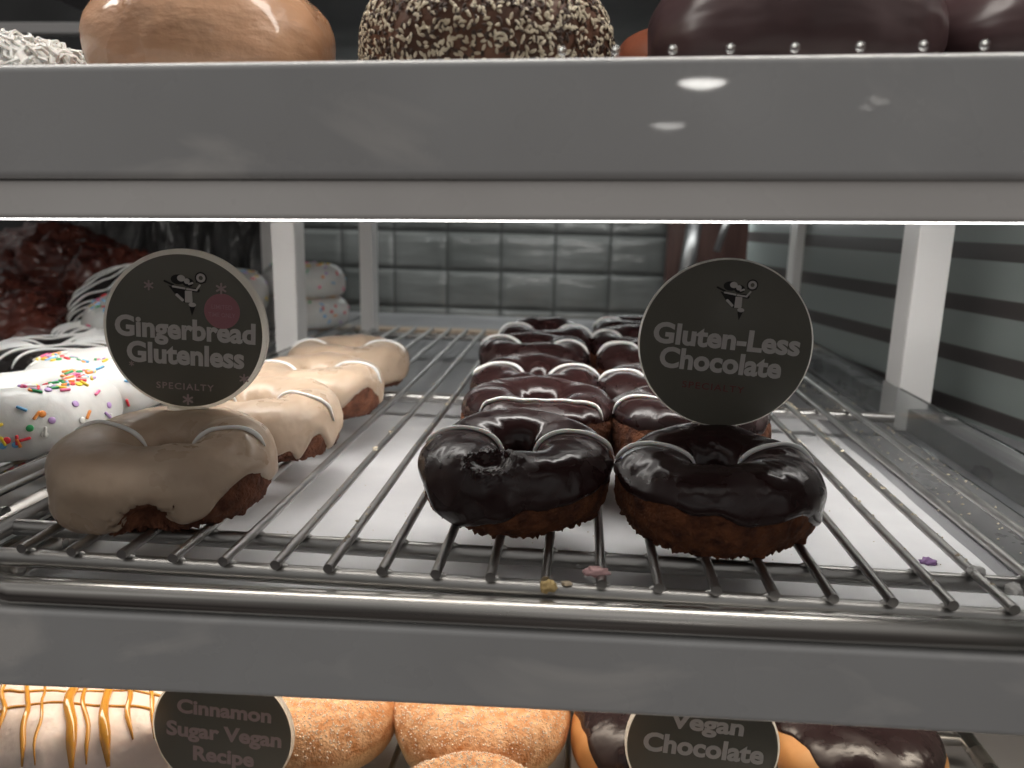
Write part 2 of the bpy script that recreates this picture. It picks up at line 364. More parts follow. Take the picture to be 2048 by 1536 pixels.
link_mesh('panel', *box(0, 60, 0, 3, 0, 95, .2), 'door', cab, False)
link_mesh('handle', *join(tube([(5.0, -1.5, 40), (5.0, -1.5, 54)], .9, 12), box(4.5, 5.5, -1.2, 0, 42, 43, 0), box(4.5, 5.5, -1.2, 0, 51, 52, 0)), 'brass', cab)
fr = link_mesh('metal_bracket', *join(tube([(44, 110, -3), (46, 110, 20)], 1.4, 12), tube([(49, 105, 11), (51.5, 105, 20)], .6, 10)), 'greymetal'); tag(fr, 'slanted grey metal bar in front of the brown door', 'bar')
df = link_mesh('dark_frame', *box(61.2, 64.6, 88, 91, -3, 22, .2), 'darkwall', None, False); tag(df, 'narrow dark door frame beside the rear right white upright', 'frame')
gp = link_mesh('striped_glass', *box(-60, 60, 0, .6, -30, 30, 0), 'band', None, False)
gp.location = (66.2*K, 45*K, 2.5*K); gp.rotation_euler = (0, 0, rad(-90+11.3+.0)+PI); tag(gp, 'glass partition with pale frosted horizontal bands at the right end', 'partition')
bk = link_mesh('back_panel', *box(-160, 110, 150, 153, -60, 110, 0), 'darkwall', None, False); tag(bk, 'dark grey back wall seen above the top row of buns', 'wall')
def sheet():
    vs, fs = [], []; nx, nz_ = 90, 30
    for i in range(nx+1):
        for j in range(nz_+1):
            x = -62+40*i/nx; z = -2+24*j/nz_
            y = 88+1.2*math.sin(x*1.3+nz3(x*.2, 0, z*.1)*4)+1.6*nz3(x*.35, 3, z*.09)
            vs.append((x, y, z))
    for i in range(nx):
        for j in range(nz_):
            p = i*(nz_+1)+j; fs.append((p, p+nz_+1, p+nz_+2, p+1))
    return vs, fs
so = link_mesh('plastic_curtain', *sheet(), 'crink'); tag(so, 'crinkled grey plastic curtain hanging behind the dark fritters', 'curtain')

# ------------------------------------------------------------------ racks and paper
def wire_path(x, y0, y1, z, seed):
    r_ = random.Random(seed); n = 8
    return [(x+r_.uniform(-.06, .06), y0+(y1-y0)*i/n, z+r_.uniform(-.03, .03)) for i in range(n+1)]
def wire_rack(label, loc, xs, y1, left, right, bars, pipe_left, group, slope=.021, pipe_return=True):
    t = thing('wire_rack', label, 'wire rack', loc, group=group)
    base = None
    for k, x in enumerate(xs):
        me = None
        p = wire_path(x, 0, y1, 0, k)
        if base is None or k % 4 == 0:
            base = link_mesh('wire', *tube([(q[0]-x, q[1], q[2]) for q in p], .24, 12), 'steel', t); autosmooth(base, 50); o = base
        else:
            o = base.copy(); C.objects.link(o)
        o.parent = t; o.location = (x*K, 0, rng.uniform(-.03, .03)*K)
    for by, a, b in bars:
        autosmooth(link_mesh('crossbar', *join(tube([(a, by, -.68), (b, by, -.68)], .44, 16), *[tube([(x-.42, by, -.30), (x-.25, by, -.27), (x, by, -.25), (x+.25, by, -.27), (x+.42, by, -.30)], lambda f: .05+.13*math.sin(PI*f), 8) for x in xs if a < x < b]), 'steel', t), 50)
    # bent frame pipe
    c = 2.0; pts = []
    yf, zf = -.62, -1.28
    zz = lambda x: zf+slope*(x-23.5)
    for y in (y1+2, 40, yf+c+1): pts.append((left, y, zz(left)))
    for k in range(9):
        a = PI+PI/2*k/8; x = left+c+c*math.cos(a); pts.append((x, yf+c+c*math.sin(a), zz(x)))
    for x in (left+c+6, (left+right)/2, right-c-6): pts.append((x, yf, zz(x)))
    for k in range(9 if pipe_return else 0):
        a = -PI/2+PI/2*k/8; x = right-c+c*math.cos(a); pts.append((x, yf+c+c*math.sin(a), zz(x)))
    for y in (40, y1+2) if pipe_return else (): pts.append((right, y, zz(right)))
    link_mesh('frame_pipe', *tube(pts, .65, 24), 'pipe', t)
    return t
main_bars = [(.5, -4.5, 54), (3.9, -3.2, 54), (37, -3.2, 54), (74, -3.2, 54)]
rack = wire_rack('polished wire rack under the gingerbread and chocolate donuts, bent pipe along its front', (0, 0, 0), [2.5*i for i in range(0, 21)], 77, -1.9, 66, main_bars, True, 'wire racks in the case', .021, False)
link_mesh('side_bar', *tube([(-3.55, -.2, -.62), (-3.55, 77, -.62)], .45, 14), 'steel', rack)
rackn = wire_rack('wire rack under the sprinkled white donuts at the left edge', (-34, 1.5, 0), [2.5*i for i in range(0, 12)], 75, -2, 28.6, [(.5, -2, 29), (3.9, -2, 29), (37, -2, 29)], False, 'wire racks in the case')
rackl = wire_rack('wire rack on the brightly lit bottom shelf under the sugared donuts', (0, 0, -22.5), [-6+2.5*i for i in range(0, 24)], 50, -8, 57.4, [(.5, -8, 57), (24, -8, 57)], False, 'wire racks in the case')

def paper(x0, x1, y0, y1, z, nx, ny, seed, label, curl=.25):
    vs, fs = [], []
    for i in range(nx+1):
        for j in range(ny+1):
            x = x0+(x1-x0)*i/nx; y = y0+(y1-y0)*j/ny
            w = .16*nz3(x*.09+seed, y*.12, seed)+.08*nz3(x*.3, y*.25, seed+5)
            vs.append((x+.15*nz3(y*.1, 0, seed), y+.2*nz3(x*.13, seed, 0), z+.14+w))
    for i in range(nx):
        for j in range(ny):
            p = i*(ny+1)+j; fs.append((p, p+ny+1, p+ny+2, p+1))
    o = link_mesh('parchment_paper', vs, fs, 'paper'); return tag(o, label, 'paper', 'parchment sheets under the racks')
paper(-5.5, 49.8, .35, 45.3, -3.05, 60, 60, 1, 'white parchment sheet under the rack of gingerbread and chocolate donuts')
paper(-34, -6.5, 1, 45, -3.05, 30, 40, 4, 'white parchment sheet under the sprinkled white donuts')
paper(-10, 50.5, 1, 60, -25.7, 40, 40, 9, 'parchment sheet on the bottom shelf beneath the cinnamon sugar donuts')

# clear acrylic dividers
def divider(x, label, sgn):
    t = thing('acrylic_divider', label, 'divider', (x, 0, -3.1), group='clear dividers between the racks')
    link_mesh('upright_wall', *box(-.18, .18, .5, 82, 0, 4.2, .05), 'acrylic', t, False)
    link_mesh('base_flange', *box(.2 if sgn > 0 else -3.2, 3.2 if sgn > 0 else -.2, .5, 82, .02, .3, .05), 'acrylic', t, False)
    return t
divider(56.2, 'clear acrylic divider along the right edge of the wire rack', -1)
divider(-6.3, 'clear acrylic divider left of the front gingerbread donut', 1)
sr = link_mesh('side_ledge', *join(box(51.0, 55.8, -1, 82, -3.1, -2.75, .06), box(57.6, 59.4, -1, 82, -3.1, -.9, .1)), 'ledge', None, False); tag(sr, 'grey metal ledge strewn with crumbs right of the parchment', 'ledge')

# ------------------------------------------------------------------ donuts
def spow(c, p): return math.copysign(abs(c)**p, c)
class Donut:
    def __init__(s, R, a, h, seed, lump=.12, p=.82, sq=(1, 1), flat=.80):
        s.R, s.a, s.h, s.seed, s.lump, s.p, s.sq, s.flat = R, a, h, seed, lump, p, sq, flat
        s.dents = []      # (u, v, du, dv, depth)
    def pt(s, u, v, off=0., fine=0.):
        h = s.h
        xx = spow(math.cos(v), s.p); zz = spow(math.sin(v), s.p)
        zz = max(zz, -s.flat) if zz < -s.flat+.0 else zz
        sd = s.seed*3.7
        d = Vector((math.cos(u), math.sin(u), 0))
        n = d*math.cos(v)+Vector((0, 0, 1))*math.sin(v)
        w = s.lump*(nz3(math.cos(u)*1.4+sd, math.sin(u)*1.4, math.sin(v)*.9)*1.2+nz3(math.cos(u)*3+sd, math.sin(u)*3+math.cos(v), math.sin(v)*1.6+9)*.5*(.65+.35*math.cos(v))+nz3(math.cos(u)*7+sd, math.sin(u)*7+math.cos(v)*2, math.sin(v)*3+4)*.22*max(0, .35+.65*math.cos(v)))
        rr = s.R*(1+.025*math.sin(2*u+sd)+.015*math.sin(3*u+sd*2))
        q = d*(rr+s.a*xx)+Vector((0, 0, s.h*zz))
        o = off+w
        for (du0, dv0, su, sv, dep) in s.dents:
            a_ = (u-du0+PI) % (2*PI)-PI; b_ = (v-dv0+PI) % (2*PI)-PI
            g = (a_/su)**2+(b_/sv)**2
            if g < 2.5: o -= dep*math.exp(-g*g*1.2)
        q += n*o
        if fine:
            q += n*fine*(nz3(q.x*2.4+sd, q.y*2.4, q.z*2.4)+.7*nz3(q.x*6, q.y*6+sd, q.z*6))
        return Vector((q.x*s.sq[0], q.y*s.sq[1], q.z))
    def z0(s): return s.h*s.flat
    def body(s, nu=128, nv=44, fine=.05, rag=.12):
        vs, fs = [], []
        for i in range(nu):
            for j in range(nv):
                u, v = 2*PI*i/nu, 2*PI*j/nv
                q = s.pt(u, v, 0, fine)
                if math.sin(v) < -.55:       # crumbly foot
                    k = min(1, (-.55-math.sin(v))/.25)
                    if math.cos(v) > -.2:
                        q += Vector((math.cos(u), math.sin(u), 0))*rag*k*nz3(u*14+s.seed, v*5, 0)
                        q.z += rag*k*.6*(nz3(u*20+s.seed, v*7, 4)-.2)
                vs.append((q.x, q.y, q.z+s.z0()))
        for i in range(nu):
            for j in range(nv):
                a, b = i*nv+j, i*nv+(j+1) % nv; c, d = ((i+1) % nu)*nv+j, ((i+1) % nu)*nv+(j+1) % nv
                fs.append((a, c, d, b))
        return vs, fs
    def glaze(s, low, inner=1.15, t=.16, nu=160, nv=46, tears=(), lip=.035):
        """low(u): how far past the equator the glaze runs on the outside (radians below the horizontal)"""
        vs, fs = [], []
        for i in range(nu):
            u = 2*PI*i/nu; v0 = -low(u); v1 = PI+inner-.0
            for j in range(nv+1):
                f = j/nv; f2 = f if True else f
                v = v0+(v1-v0)*f2
                e0 = min(f, 1-f)*nv/4.
                prof = 1.0 if e0 >= 1 else math.sqrt(max(0, 1-(1-e0)**2))
                off = t*prof+lip*math.exp(-((e0-1.1)/.5)**2)-.05*(1-prof)
                for (u0, v0_, su, sv, kind, seed) in tears:
                    a_ = (u-u0+PI) % (2*PI)-PI; b_ = v-v0_
                    g = math.sqrt((a_/su)**2+(b_/sv)**2)*(1+.35*nz3(a_*9+seed, b_*9, seed)+.2*nz3(a_*25, b_*25, seed))
                    if g < 1: off = -.14 if kind else .15+.07*nz3(a_*30, b_*20, seed)
                    elif g < 1.3: off += (.15 if kind else .24)*(1-(g-1)/.3)
                q = s.pt(u, v, off)
                vs.append((q.x, q.y, q.z+s.z0()))
        m = nv+1
        for i in range(nu):
            for j in range(nv):
                a, b = i*m+j, i*m+j+1; c, d = ((i+1) % nu)*m+j, ((i+1) % nu)*m+j+1
                fs.append((a, c, d, b))
        return vs, fs
def drip_fn(seed, base=.25, amp=.25, drips=()):
    def f(u):
        w = base+amp*.6*nz3(math.cos(u)*1.3+seed, math.sin(u)*1.3, seed)+amp*.5*nz3(math.cos(u)*4+seed, math.sin(u)*4, seed+3)
        for du, am, wd in drips:
            a = (u-rad(du)+PI) % (2*PI)-PI; w += am*math.exp(-(a/wd)**2)
        return w
    return f
def bvh(vs, fs): return BVHTree.FromPolygons([Vector(v) for v in vs], fs)
def strands(tree, path, r, lift=.02, zmin=.4):
    """drop a piped line onto a surface; it breaks where the surface falls away"""
    out, cur = [], []
    for x, y in path:
        hit = tree.ray_cast(Vector((x, y, 60)), Vector((0, 0, -1)))
        if hit[0] is not None and hit[0].z > zmin:
            if cur and (hit[0]-cur[-1]).length > .9:
                out.append(cur); cur = []
            cur.append(hit[0]+hit[1]*(r*.55+lift))
        else:
            if cur: out.append(cur)
            cur = []
    if cur: out.append(cur)
    res = []
    for c in out:
        if len(c) < 4: continue
        n = len(c)
        res.append(tube(c, lambda f, n=n: r*(.35+.65*min(1, min(f, 1-f)*n/2.5))*(1+.12*math.sin(f*9)), 10))
    return res
def icing_line(x0, x1, y, wob, seed, n=90):
    return [(x0+(x1-x0)*i/n, y+wob*nz3((x0+(x1-x0)*i/n)*.35, seed, 2)) for i in range(n+1)]

def ring_donut(name, label, cat, loc, rot, group, D, gl_mat, body_mat, low, t=.16, hi=1, inner=1.15, icing=None, tears=(), fine=.05, rag=.12, ir=.125):
    th = thing(name, label, cat, loc, rot, group)
    nu, nv = int(128*hi), int(44*hi)
    bv = D.body(nu, nv, fine, rag)
    link_mesh('body', *bv, body_mat, th)
    gv = D.glaze(low, inner, t, int(160*hi), int(46*hi), tears)
    link_mesh('glaze', *gv, gl_mat, th)
    tree = bvh(*gv)
    if icing:
        for path in icing:
            for s_ in strands(tree, path, ir, zmin=D.h*.75): link_mesh('icing_line', *s_, 'icing', th)
    return th, tree, gv

CH = 'chocolate ring donuts with white icing lines'
def choc(label, loc, seed, icing, low=None, hi=1., tears=(), rotz=0, sq=(1, 1), tiltx=0, dents=(), hh=2.15):
    q_ = random.Random(seed*5+1)
    if hi < 1.3:
        sq = (q_.uniform(.95, 1.03), q_.uniform(.93, 1.03)); hh *= q_.uniform(.93, 1.08); tiltx = rad(q_.uniform(-2, 6)); rotz = rad(q_.uniform(-9, 9)); loc = (loc[0]+q_.uniform(-.3, .3), loc[1]+q_.uniform(-.3, .3), loc[2]+.2)
    k_ = q_.uniform(-.12, .12)
    D = Donut(3.25+k_, 1.95-k_, hh, seed, .24, sq=sq); D.dents = list(dents)
    low = low or drip_fn(seed, -.05, .4)
    return ring_donut('chocolate_donut', label, 'donut', loc, (tiltx, 0, rotz), CH, D, 'choc', 'choccake', low, .17, hi, 1.2, icing, tears, .11 if hi > 1.3 else .07, 0.5 if hi > 1.3 else .25)
choc('front chocolate donut of the middle column, with a torn hole in its glossy glaze', (22.9, 9.3, .62), 3,
     [icing_line(-5.2, 5.2, .55, .5, 3)], drip_fn(3, -.05, .25, [(-128, .95, .24), (-105, .35, .3), (170, -.1, .3), (-60, -.05, .4)]), 2.0, tiltx=rad(6), hh=1.95, 
     tears=[(rad(-104), rad(72), .30, .42, 0, 3.)], dents=[(rad(-104), rad(72), .24, .34, .42)])
choc('front chocolate donut directly below the gluten-less chocolate sign', (33.5, 7.8, .42), 8,
     [icing_line(-5.3, 5.3, .5, .9, 8)], drip_fn(8, -.22, .2, [(-12, .75, .45), (-150, .05, .4), (-75, .12, .3)]), 2.0, tiltx=rad(3), hh=2.1, sq=(1.02, 1))
choc('chocolate donut second in the middle column, crossed by one unbroken white line', (23.2, 19.6, .22), 11,
     [[(-4.1, -3.6), (-4.05, -3.3), (-3.9, -3.0), (-3.7, -2.8)] + icing_line(-3.5, 3.4, -2.75, .25, 11, 50) + [(3.6, -2.85), (3.8, -3.05), (3.95, -3.3), (4.05, -3.6)]], drip_fn(11, -.28, .3, [(-60, -.3, .3), (-120, .3, .3)]))
choc('chocolate donut third in the middle column, two short white arcs', (22.4, 30.2, .22), 14, [icing_line(-5.2, 5.2, .6, .6, 14)])
choc('chocolate donut fourth in the middle column, in dim light', (22.0, 40.8, .22), 17, [icing_line(-5.2, 5.2, .3, .5, 17)])
choc('hindmost chocolate donut of the middle column', (22.3, 51.2, .22), 20, [icing_line(-5.2, 5.2, .3, .4, 20)])
choc('chocolate donut peeking out left below the gluten-less chocolate sign', (33.3, 18.4, .22), 23, [icing_line(-5.2, 5.2, -.9, .5, 23)], drip_fn(23, -.3, .3))
choc('chocolate donut left of the gluten-less sign, third in its column', (32.7, 29.0, .22), 26, [icing_line(-5.2, 5.2, .2, .7, 26)])
choc('chocolate donut left of the gluten-less sign, fourth in its column', (32.6, 39.7, .22), 29, [icing_line(-5.2, 5.2, .5, .5, 29)])
choc('chocolate donut left of the gluten-less sign, fifth and shaded', (32.2, 50.4, .22), 32, [icing_line(-5.2, 5.2, .3, .5, 32)])
choc('darkest chocolate donut at the far end of the right column', (32.6, 61.2, .22), 35, [icing_line(-5.2, 5.2, .3, .5, 35)])

GG = 'gingerbread ring donuts with tan glaze'
def ginger(label, loc, seed, icing, low=None, hi=1., tears=(), dents=(), tiltx=0):
    D = Donut(3.5, 2.05, 2.0, seed, .26); D.dents = list(dents)
    low = low or drip_fn(seed, .35, .5)
    return ring_donut('gingerbread_donut', label, 'donut', loc, (tiltx, 0, 0), GG, D, 'ginger', 'gingercake', low, .17, hi, 1.2, icing, tears, .11 if hi > 1.3 else .07, 0.5 if hi > 1.3 else .25, ir=.12)
ginger('front gingerbread donut under the gingerbread sign, with a bite-like hole in its glaze', (3.7, 6.9, .5), 41,
       [icing_line(-5.5, 5.5, .2, .7, 41)], drip_fn(41, .42, .2, [(-115, .55, .5), (-160, .45, .5), (-62, .2, .18), (-20, -.55, .35), (-45, .15, .12), (180, .3, .5)]), 2.0,
       tears=[(rad(-74), rad(-24), .22, .44, 1, 6.)], dents=[(rad(-72), rad(-26), .24, .5, 1.0)], tiltx=rad(4))
ginger('gingerbread donut second in its row with long drips down its side', (4.2, 17.7, .22), 44,
       [icing_line(-5.5, 5.5, -.4, 1.3, 44)], drip_fn(44, .25, .2, [(-38, .62, .09), (-8, .55, .1), (-70, .5, .3), (-22, -.15, .12)]), 1.6)
ginger('gingerbread donut third in its row with torn glaze on the right', (4.5, 28.4, .22), 47, [icing_line(-5.5, 5.5, .2, .7, 47)], drip_fn(47, .3, .3, [(-25, -.5, .3), (8, .5, .1)]))
ginger('hindmost gingerbread donut of the left row', (4.0, 39.4, .22), 50, [icing_line(-5.5, 5.5, .1, .7, 50)], drip_fn(50, .6, .3))

# sprinkled white donuts
def cap_mesh(name, m, L, r):
    o = tube([(-L/2, 0, 0), (-L/2+r*.3, 0, 0), (-L/4, 0, 0), (L/4, 0, 0), (L/2-r*.3, 0, 0), (L/2, 0, 0)], lambda f: r*(1 if .1 < f < .9 else .5), 8)
    me = bpy.data.meshes.new(name); me.from_pydata([(x*K, y*K, z*K) for x, y, z in o[0]], [], o[1]); me.polygons.foreach_set('use_smooth', [True]*len(me.polygons)); me.materials.append(m); return me
def disc_mesh(name, m, r):
    n = 14; vs = []; fs = []
    for z, q in ((0, r), (.05, r*1.0), (.09, r*.8)):
        vs += [(math.cos(2*PI*k/n)*q*K, math.sin(2*PI*k/n)*q*K, z*K) for k in range(n)]
    for a in range(2):
        for k in range(n): fs.append((a*n+k, a*n+(k+1) % n, (a+1)*n+(k+1) % n, (a+1)*n+k))
    fs.append(tuple(2*n+k for k in range(n)))
    me = bpy.data.meshes.new(name); me.from_pydata(vs, [], fs); me.polygons.foreach_set('use_smooth', [True]*len(me.polygons)); me.materials.append(m); return me
ROD = {k: cap_mesh('sprinkle_rod', m, .64, .095) for k, m in SPR.items()}
DOT = {k: disc_mesh('sprinkle_dot', m, .22) for k, m in SPR.items()}
def sprinkle(th, tree, spots, r_, dots=.38, names=list(SPR)):
    for (x, y, dirv) in spots:
        if dirv is None: hit = tree.ray_cast(Vector((x, y, 60)), Vector((0, 0, -1)))
        else: hit = tree.ray_cast(Vector((x, y, dirv[3])), Vector(dirv[:3]))
        if hit[0] is None: continue
        n = hit[1].normalized(); k = r_.choice(names)
        isdot = r_.random() < dots
        o = bpy.data.objects.new('sprinkle', DOT[k] if isdot else ROD[k]); C.objects.link(o); o.parent = th
        q = n.to_track_quat('Z', 'X'); ml = q.to_matrix() @ Matrix.Rotation(r_.uniform(0, 2*PI), 3, 'Z')
        o.rotation_euler = ml.to_euler(); o.location = (hit[0]+n*(.01 if isdot else .07))*K
GW = 'white frosted donuts with coloured sprinkles'
def white(label, loc, seed, rot, n, spots_fn, hi=1.):
    D = Donut(3.3, 2.2, 2.3, seed, .16, p=.97)
    th, tree, gv = ring_donut('sprinkled_donut', label, 'donut', loc, rot, GW, D, 'whiteglaze', 'dough', drip_fn(seed, .85, .25), .2, hi, 1.2)
    r_ = random.Random(seed); sprinkle(th, tree, spots_fn(r_, n), r_); return th
def ridge(a0, a1, side=6):
    """sprinkles heaped along the crown of the ring plus a few strays on the camera side"""
    def f(r_, n):
        out = []
        for k in range(n):
            a = rad(r_.uniform(a0, a1)); q = 3.3+r_.gauss(0, .8); out.append((q*math.cos(a), q*math.sin(a), None))
        for k in range(side):
            a = rad(r_.uniform(-130, 10)); d = (-math.cos(a), -math.sin(a), 0)
            out.append((9*math.cos(a), 9*math.sin(a), (*d, r_.uniform(.9, 3.6))))
        return out
    return f
white('white sprinkled donut at the left edge, front of its row', (-11.0, 15.6, .25), 61, (0, 0, 0), 58, ridge(-60, 70, 38), 1.5)
white('white sprinkled donut behind the front one at the left edge', (-12.0, 25.6, .25), 64, (0, 0, 0), 70, ridge(-170, 60, 28), 1.2)
white('small-looking white sprinkled donut lying on the striped dark donuts', (-20.6, 47, 3.2), 67, (rad(18), rad(-14), 0), 34, ridge(100, 300, 8))
white('upper white sprinkled donut of the stack behind the left upright', (-12.8, 74, 4.6), 70, (0, 0, .4), 34, ridge(-180, 180, 14))
white('lower white sprinkled donut of the stack behind the left upright', (-12.2, 74, .25), 73, (0, 0, 1.2), 14, ridge(-140, 0, 16))
white('white sprinkled donut between the gingerbread sign and the left upright', (-18.5, 61, 4.0), 76, (rad(10), 0, .2), 40, ridge(-180, 180, 14))

# dark donuts with white stripes
GB = 'dark donuts striped with white icing'
def striped(label, loc, seed, rot):
    D = Donut(3.4, 2.1, 2.0, seed, .12)
    ic = [icing_line(-5.4, 5.4, -4.4+k*1.0, .5, seed+k) for k in range(10)]
    ic = [[(x*math.cos(.35)-y*math.sin(.35), x*math.sin(.35)+y*math.cos(.35)) for x, y in p] for p in ic]
    ring_donut('striped_donut', label, 'donut', loc, rot, GB, D, 'bwglaze', 'choccake', drip_fn(seed, .5, .3), .15, 1, 1.2, ic, ir=.105)
striped('dark white-striped donut at the left edge behind the sprinkled ones', (-21.5, 33.5, .25), 81, (0, 0, .3))
striped('dark white-striped donut between two sprinkled donuts', (-18.0, 39.0, .25), 84, (0, 0, 0))
striped('dark white-striped donut standing tilted beside the fritters', (-25.6, 52, 4.0), 87, (rad(35), rad(-20), .2))
striped('dark white-striped donut under the small-looking sprinkled one', (-23.5, 45.2, .25), 88, (0, 0, .5))

# fritters
def fritter(label, loc, seed, s=(7, 6, 3.6)):
    vs, fs = [], []; nu, nv = 110, 56
    for i in range(nu):
        for j in range(nv+1):
            u, v = 2*PI*i/nu, -PI/2+PI*j/nv
            d = Vector((math.cos(u)*math.cos(v), math.sin(u)*math.cos(v), math.sin(v)))
            w = 1+.28*noise.fractal(d*1.7+Vector((seed, 0, 0)), 1, 2, 4)+.16*(1-2*abs(nz3(d.x*3+seed, d.y*3, d.z*3)))+.05*nz3(d.x*12, d.y*12+seed, d.z*12)
            vs.append((d.x*s[0]*w, d.y*s[1]*w, max(d.z*s[2]*w, -s[2]*.7)+s[2]*.7))
    for i in range(nu):
        for j in range(nv):
            a, b = i*(nv+1)+j, ((i+1) % nu)*(nv+1)+j; fs.append((a, b, b+1, a+1))
    o = link_mesh('apple_fritter', vs, fs, 'fritter'); o.location = [c*K for c in loc]; return tag(o, label, 'fritter', 'dark glazed fritters piled at the left edge')
fritter('knobbly dark fritter at the bottom of the pile at the left edge', (-37.5, 47, .2), 1.3, (7, 6, 4.6))
fritter('reddish brown fritter on top of the pile, highest of the three', (-41, 62, 4.4), 4.1, (8, 6, 5))
fritter('dark fritter of the pile nearest the gingerbread sign', (-33.0, 60, .2), 7.7, (7.5, 6, 6.0))

# ------------------------------------------------------------------ signs
def text_mesh(name, s, width, height, cx, base, m, parent, y=-.16, bold=.036, spacing=1.):
    cu = bpy.data.curves.new(name, 'FONT'); cu.body = s; cu.size = 1; cu.offset = bold; cu.extrude = .01; cu.space_character = spacing; cu.align_x = 'LEFT'; cu.resolution_u = 4
    t = bpy.data.objects.new(name, cu); C.objects.link(t)
    bpy.context.view_layer.update()
    me = bpy.data.meshes.new_from_object(t.evaluated_get(bpy.context.evaluated_depsgraph_get()))
    bpy.data.objects.remove(t); bpy.data.curves.remove(cu)
    xs = [v.co.x for v in me.vertices]; capz = 0.70
    sxx = width/(max(xs)-min(xs)); x0 = min(xs); sz = height/capz
    for v in me.vertices:
        x, yv, z = v.co; v.co = Vector(((cx-width/2+(x-x0)*sxx)*K, (y-z*1.2)*K, (base+yv*sz)*K))
    me.materials.clear(); me.materials.append(M[m])
    for p_ in me.polygons: p_.material_index = 0
    o = bpy.data.objects.new(name, me); C.objects.link(o); o.parent = parent; return o
def disc(r, y0, y1, n=96, bev=.05):
    prof = [(0, y0), (r-bev, y0), (r, y0+bev), (r, y1-bev), (r-bev, y1), (0, y1)]
    vs, fs = [(0, y0, 0), (0, y1, 0)], []
    ring = [(r-bev, y0), (r, y0+bev), (r, y1-bev), (r-bev, y1)]
    for q, yy in ring: vs += [(q*math.cos(2*PI*k/n), yy, q*math.sin(2*PI*k/n)) for k in range(n)]
    for a in range(3):
        for k in range(n): fs.append((2+a*n+k, 2+a*n+(k+1) % n, 2+(a+1)*n+(k+1) % n, 2+(a+1)*n+k))
    for k in range(n):
        fs.append((0, 2+(k+1) % n, 2+k)); fs.append((1, 2+3*n+k, 2+3*n+(k+1) % n))
    return vs, fs
def flat_poly(pts, y, t=.02):
    n = len(pts); vs = [(x, y, z) for x, z in pts]+[(x, y-t, z) for x, z in pts]
    fs = [tuple(range(n, 2*n)), tuple(range(n))[::-1]]+[(k, (k+1) % n, n+(k+1) % n, n+k) for k in range(n)]
    return vs, fs
def stroke(a, b, w, y, t=.02):
    a, b = Vector(a), Vector(b); d = (b-a).normalized(); n = Vector((-d.y, d.x))*w/2; e_ = d*w*.3
    return flat_poly([tuple(a-n-e_*0), tuple(b-n), tuple(b+e_), tuple(b+n), tuple(a+n), tuple(a-e_)], y, t)
def ringp(c, r0_, r1_, y, n=24, t=.02):
    vs, fs = [], []
    for k in range(n):
        a = 2*PI*k/n
        for r_, yy in ((r0_, y), (r1_, y), (r1_, y-t), (r0_, y-t)): vs.append((c[0]+r_*math.cos(a), yy, c[1]+r_*math.sin(a)))
    for k in range(n):
        for j in range(4):
            fs.append((k*4+j, k*4+(j+1) % 4, ((k+1) % n)*4+(j+1) % 4, ((k+1) % n)*4+j))
    return vs, fs
def circ(c, r, y, n=20, sx_=1, sz_=1, t=.02): return flat_poly([(c[0]+r*sx_*math.cos(2*PI*k/n), c[1]+r*sz_*math.sin(2*PI*k/n)) for k in range(n)], y, t)
def flake(c, r, y):
    return join(*[stroke((c[0]-r*math.cos(a), c[1]-r*math.sin(a)), (c[0]+r*math.cos(a), c[1]+r*math.sin(a)), r*.36, y-i*.004) for i, a in enumerate((PI/2, PI/6, 5*PI/6))])
def emblem(p, ox, oz, sc):
    E = lambda x, z: (ox+x*sc, oz+z*sc)
    yb, yw = -.155, -.18
    b = join(flat_poly([E(-1.1, .45), E(-.1, .38), E(-.1, -.55), E(-.5, -.3)], yb), flat_poly([E(.15, -.75), E(.5, -.72), E(.3, -1.3)], yb-.001),
             stroke(E(.55, .78), E(1.12, .80), .07*sc, yb-.002), ringp(E(.85, 1.05), .28*sc, .36*sc, yb-.003), circ(E(-.5, .86), .38*sc, yb-.004, sx_=1.2, sz_=.8),
             circ(E(.08, .72), .34*sc, yb-.006, sz_=.8), stroke(E(-1.35, .72), E(-.8, .5), .12*sc, yb-.008), stroke(E(.15, .3), E(.72, .28), .26*sc, yb-.0095))
    link_mesh('emblem_black_print', *b, 'black', p, False)  # black printed shapes beneath the white emblem
    w = join(ringp(E(.85, 1.05), .13*sc, .27*sc, yw), stroke(E(.80, .62), E(.60, .32), .11*sc, yw-.001), stroke(E(0, .32), E(.62, .28), .11*sc, yw-.003),
             stroke(E(-.85, .42), E(-.1, .34), .11*sc, yw-.005), flat_poly([E(-.1, .2), E(.32, .22), E(.36, -.42), E(.30, -.5), E(-.1, -.5)], yw-.007),
             stroke(E(-.62, -.05), E(-.22, -.40), .17*sc, yw-.009), circ(E(.34, -.62), .17*sc, yw-.011, sx_=1.3, sz_=.8), circ(E(-.32, .95), .2*sc, yw-.013, sx_=1.2),
             circ(E(.02, .80), .17*sc, yw-.015, sx_=1.0), stroke(E(.12, .62), E(.38, .72), .12*sc, yw-.017))
    link_mesh('emblem', *w, 'letter', p, False)
def sign(label, loc, roll_, yaw_, r=4.6, stem=True, brd=.13, ox=0, oz=0):
    t = thing('name_sign', label, 'sign', loc, (0, roll_, yaw_), 'round name signs stuck in the donuts')
    d = link_mesh('disc', *disc(r, -.12, .28), 'sign_white', t); autosmooth(d, 60)
    fv, ff = disc(r-brd, -.15, -.121, bev=.008); f = link_mesh('printed_face', [(x+ox, y, z+oz) for x, y, z in fv], ff, 'sign_face', t); autosmooth(f, 60)
    if stem:
        link_mesh('stem', *prism_y([(-1.15, -r+.25), (1.15, -r+.25), (.9, -r-2.6), (-.9, -r-2.6)], .0, .22), 'sign_white', t, False)
    return t
